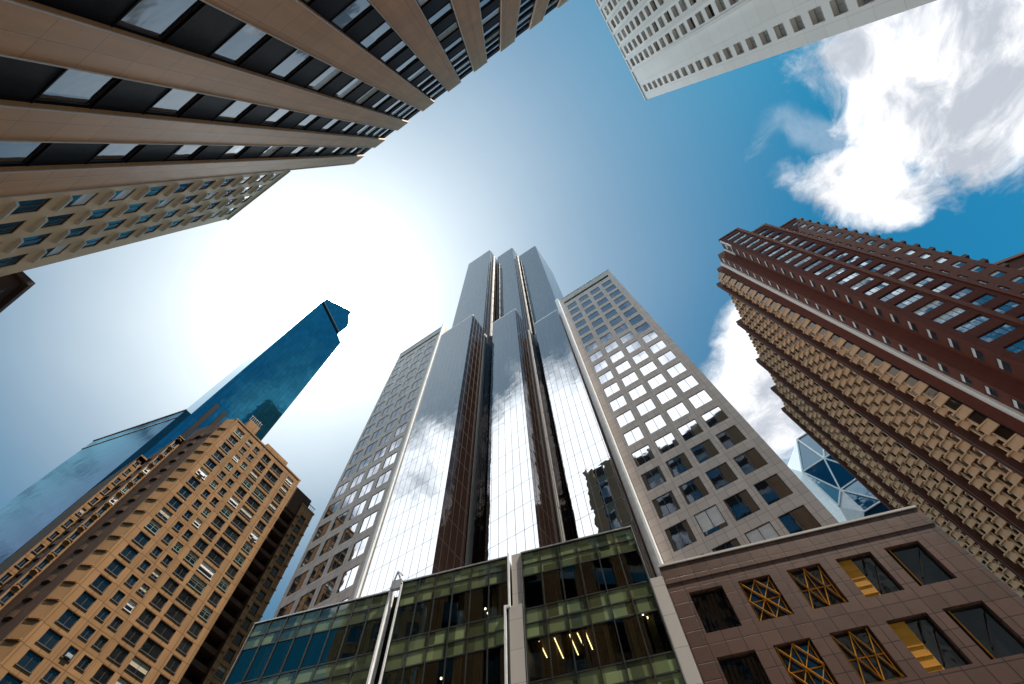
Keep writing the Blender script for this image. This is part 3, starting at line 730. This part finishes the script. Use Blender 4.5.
# strips of bays; each bay a V in plan: beige spandrel, glass above
strips = [(51.55, 54.6, 2), (55.6, 66.4, 5), (67.6, 79.0, 5), (80.2, 89.0, 4), (90.0, 96.6, 3)]
fw = F((28.9, 0), (0, 1), (-1, 0))
bays = []
for si, (y0, y1, nb) in enumerate(strips):
    w = (y1-y0)/nb; top = HB-1.5-(.0 if si == 0 else 1.5*(si % 2))
    for k in range(36):
        z = top-FL*(k+1)
        if z < 8: break
        for i in range(nb): bays.append((y0+w*i, w, z))
def bay_mb(w):
    b = MB(); X = lambda d: -d
    pl = lambda e, pr: [(0, e), (X(pr*.08), e), (X(pr), w*.42), (X(pr*.96), w*.60), (X(pr*.08), w-e), (0, w-e)]
    b.prism(pl(.005, 1.3), 0, 1.35, 0); b.prism(pl(.2, .9), 1.353, FL-.003, 1)
    b.prism(pl(.003, 1.5), 1.15, 1.347, 0)
    for e in (.33,): b.box(-1.05, -.88, w*.42-.07, w*.42+.07, 1.356, FL-.01, 0); b.box(-1.0, -.84, w*.60-.07, w*.60+.07, 1.356, FL-.01, 0)
    return b
rank = []
for k, (y, w, z) in enumerate(bays):
    c = proj(Vector((28.2, y+w/2, z+1))); ok = c and -5 < c[0] < 1029 and -5 < c[1] < 689
    behind = ok and (z+1) < 22
    rank.append(((Vector((28, y, z)).length if ok and not behind else 9999), k))
rank.sort(); top = set(k for _, k in rank[:100]); rest = MB(); cache = {}
for k, (y, w, z) in enumerate(bays):
    if k in top:
        if round(w, 2) not in cache: o = cache[round(w, 2)] = bay_mb(w).build('bay_window', ['bay_stone', 'bay_glass'], t, loc=Vector((0, 0, 0)))
        else: o = cache[round(w, 2)].copy(); COL.objects.link(o); o.parent = t
        o.location = Vector((28.9, y, z)) - Vector(t['base'])
    else:
        m_ = bay_mb(w); off = len(rest.v); rest.v += [p+Vector((28.9, y, z)) for p in m_.v]; rest.f += [[i+off for i in q] for q in m_.f]; rest.mi += m_.mi
o = rest.build('bay_window', ['bay_stone', 'bay_glass'], t); o['kind'] = 'stuff'
for y0, y1 in ((54.7, 55.5), (66.5, 67.5), (79.1, 80.1), (89.1, 89.9), (96.7, 97.6)):
    b = MB(); b.fbox(fw, y0, y0+.3, GZ, HB, .003, 1.75); b.fbox(fw, y1-.3, y1, GZ, HB, .003, 1.75); b.fbox(fw, y0+.3, y1-.3, GZ, HB-.5, .003, 1.2); b.build('brown_rib', 'bay_rail', t)
b0 = None
for k in range(30):
    z = HB-1.6-FL*k
    if b0 is None:
        m_ = MB(); m_.box(0, .75, -1.1, 1.6, 0, .8); b0 = m_.build('balcony', 'dark_brick', t, loc=Vector((0, 0, 0))); o = b0
    else: o = b0.copy(); COL.objects.link(o); o.parent = t
    o.location = Vector((49.503, 52.0, z)) - Vector(t['base'])
# the red brick building peeping out behind
t = thing('red_brick_block', (118, 112), 'sliver of dark red brick roof at the right edge behind the bay window tower', 'brick building')
b = MB(); b.prism([(84, 99), (140, 110), (140, 135), (84, 130)], GZ, 131, 0); b.build('wall', 'red_brick', t)
b = MB(); b.prism([(83.5, 98.4), (140.5, 109.4), (140.5, 110.2), (83.5, 99.3)], 131.003, 132.2, 0); b.build('cornice', 'red_brick', t)

# ------------------------------------------------------------------ faceted tower far behind
t = thing('diagrid_tower', (36, 131), 'distant faceted tower of white triangles and dark blue glass', 'skyscraper')
Y = 123.0
def nd(a, h, d=0.0): return Vector((a, Y-d, h))
A, B, C, D_ = nd(30.7, 130, .0), nd(25.0, 117.6, 0), nd(32.1, 118, .6), nd(29.1, 106.5, 0)
W0, W1, E_, F_ = nd(23.2, 126, -4), nd(22.3, 117, -4), nd(25.8, 102.5, -.2), nd(29.4, 97.5, .2)
G_, H_, I_, J_ = nd(37.5, 108, 0), nd(34.6, 98, .5), nd(40, 131, 0), nd(40.5, 119, .5)
K_, L_ = nd(23.5, 92, -3), nd(33.6, 86, 0)
b = MB()
for tri, m in (((A, B, C), 0), ((B, D_, C), 0), ((A, C, I_), 0), ((C, J_, I_), 0), ((C, D_, G_), 0), ((C, G_, J_), 0), ((D_, H_, G_), 0), ((D_, F_, H_), 0), ((B, E_, D_), 1), ((F_, L_, H_), 0),
               ((A, W0, B), 2), ((W0, W1, B), 2), ((B, W1, E_), 2), ((E_, F_, D_), 2), ((W1, K_, E_), 2), ((E_, K_, F_), 2), ((K_, L_, F_), 0)):
    b.face(tri, m)
b.build('facet_panel', ['diagrid_glass', 'diagrid_pale', 'trim_white'], t)  # white facets are glass with the bright reflection put into their colour
b = MB()
for p, q in ((A, B), (A, C), (B, C), (B, D_), (C, D_), (D_, E_), (D_, F_), (D_, H_), (D_, G_), (C, G_), (A, I_), (C, J_), (F_, H_), (B, E_), (G_, H_), (C, I_)): b.bar(p+Vector((0, -.1, 0)), q+Vector((0, -.1, 0)), .42, .42)
b.build('diagrid_frame', 'trim_white', t)
b = MB(); b.box(24.5, 48, Y+5, Y+24, GZ, 126); b.box(24.5, 48, Y+.5, Y+24, GZ, 90); b.build('core', 'diagrid_glass', t)

# ------------------------------------------------------------------ light
SUN = Vector((.504, -.012, 1.0)).normalized()
el = math.asin(SUN.z); az = math.atan2(SUN.x, SUN.y)
sl = bpy.data.lights.new('sun', 'SUN'); sl.energy = 4.6; sl.angle = R(.5); sl.color = (1.0, .9, .76)
so = bpy.data.objects.new('sun', sl); COL.objects.link(so); so.rotation_euler = SUN.to_track_quat('Z', 'Y').to_euler(); so.location = (0, 0, 300)

w = bpy.data.worlds.new('World'); SC.world = w; w.use_nodes = True
t = NT(w.node_tree); bg = t.n['Background']
sky = t.new('ShaderNodeTexSky', sky_type='NISHITA'); sky.sun_disc = False; sky.sun_elevation = el; sky.sun_rotation = az
sky.air_density = 1.0; sky.dust_density = .1; sky.ozone_density = 2.0
tc = t.new('ShaderNodeTexCoord'); d = t.sep(tc.outputs['Generated'])
zz = t.m('MAXIMUM', d[2], .06)
pa = t.m('DIVIDE', d[0], zz); pb = t.m('DIVIDE', d[1], zz)
P2 = t.xyz(pa, pb, 0.0)
warp = t.v('SCALE', t.v('SUBTRACT', t.xyz(t.noise(P2, 3.0, 3), t.noise(t.v('ADD', P2, (7.3, 2.1, 0)), 3.0, 3), 0.0), (.5, .5, 0)), None, .22)
Pw = t.v('ADD', P2, warp)
fine = t.noise(Pw, 5.5, 12, .64); big = t.noise(t.v('ADD', P2, (3.1, 9.2, 0)), 2.2, 5, .55)
def blob(ca, cb, ra, rb, rot=0.0):      # 1 in the middle of a patch of sky, 0 at its rim
    q = t.sep(t.v('SUBTRACT', Pw, (ca, cb, 0)))
    c, s = math.cos(R(rot)), math.sin(R(rot))
    x = t.m('DIVIDE', t.m('ADD', t.m('MULTIPLY', q[0], c), t.m('MULTIPLY', q[1], s)), ra)
    y = t.m('DIVIDE', t.m('SUBTRACT', t.m('MULTIPLY', q[1], c), t.m('MULTIPLY', q[0], s)), rb)
    r = t.m('SQRT', t.m('ADD', t.m('MULTIPLY', x, x), t.m('MULTIPLY', y, y)))
    return t.m('SUBTRACT', 1.0, r)
def puff(bl, k=.75, lo=-.05, hi=.38):
    x = t.m('ADD', bl, t.m('MULTIPLY', t.m('SUBTRACT', fine, .5), k*2))
    return t.ramp(x, lo, hi, 0, 1, True)
cl = puff(blob(.80, .36, .33, .24, 35), .85)
for a in ((.58, .45, .19, .11, 40), (.22, .76, .17, .24, 30), (-.45, -.80, 1.3, .40, 0), (.52, .30, .10, .045, 40)):
    k = puff(blob(*a), .7 if abs(a[0]) < 1 else .4); cl = t.m('MAXIMUM', cl, t.m('MULTIPLY', k, .22) if a[2] == .10 else k)
# thin bright veil to the left of the towers
da = t.m('ADD', pa, .47); da = t.m('MULTIPLY', da, t.m('SUBTRACT', 1.0, t.m('MULTIPLY', t.m('LESS_THAN', da, 0.0), .26)))
db = t.m('SUBTRACT', pb, .045)
vx = t.m('SQRT', t.m('ADD', t.m('MULTIPLY', da, da), t.m('MULTIPLY', db, db)))
q3 = t.m('POWER', t.m('DIVIDE', vx, .385), 2.4)
veil = t.m('MULTIPLY', t.m('SUBTRACT', t.m('DIVIDE', 1.09, t.m('ADD', 1.0, q3)), .09, clamp=True), t.ramp(big, .2, .75, .94, 1.12))
veil = t.m('MINIMUM', veil, 1.0)
skyc = t.v('MULTIPLY', sky.outputs[0], (.085, .66, .71))
cshade = t.m('MAXIMUM', t.ramp(t.noise(t.v('ADD', Pw, (1.7, .4, 0)), 5.0, 9, .62), .40, .60, 0, 1, True), t.ramp(pb, -.2, -.4, 0, .8))
cloudc = t.mix(cshade, (3.7, 4.0, 4.5, 1), (7.8, 7.9, 8.1, 1))
cg = t.m('DIVIDE', t.m('ADD', vx, t.m('MULTIPLY', t.m('SUBTRACT', big, .5), .06)), .085)
core = t.m('ADD', 1.0, t.m('MULTIPLY', t.m('EXPONENT', t.m('MULTIPLY', t.m('MULTIPLY', cg, cg), -1.0)), 55.0))  # hot spot added inside the veil to brighten the walls facing it
c = t.mix(veil, skyc, t.v('SCALE', (8.3, 9.1, 9.5), None, core))
front = t.ramp(pb, -.15, -.45, 1.0, 2.8, True)
c = t.mix(cl, c, t.v('SCALE', cloudc, None, front))
t.put(bg.inputs['Color'], c); bg.inputs['Strength'].default_value = .1

# ------------------------------------------------------------------ camera and view
cam = bpy.data.cameras.new('camera'); co = bpy.data.objects.new('camera', cam); COL.objects.link(co)
cam.sensor_width = 36; cam.lens = 36*FPX/1024; cam.clip_start = .1; cam.clip_end = 6000
Mx = Matrix((( RIGHT.x, UP.x, -FWD.x, 0), (RIGHT.y, UP.y, -FWD.y, 0), (RIGHT.z, UP.z, -FWD.z, CAMZ), (0, 0, 0, 1)))
co.matrix_world = Mx; SC.camera = co
SC.view_settings.view_transform = 'Standard'; SC.view_settings.look = 'None'; SC.view_settings.gamma = 1; SC.view_settings.use_curve_mapping = False
SC.view_settings.exposure = 0.6
for o in list(bpy.data.objects):
    for k in ('base', 'is_part'):
        if k in o: del o[k]
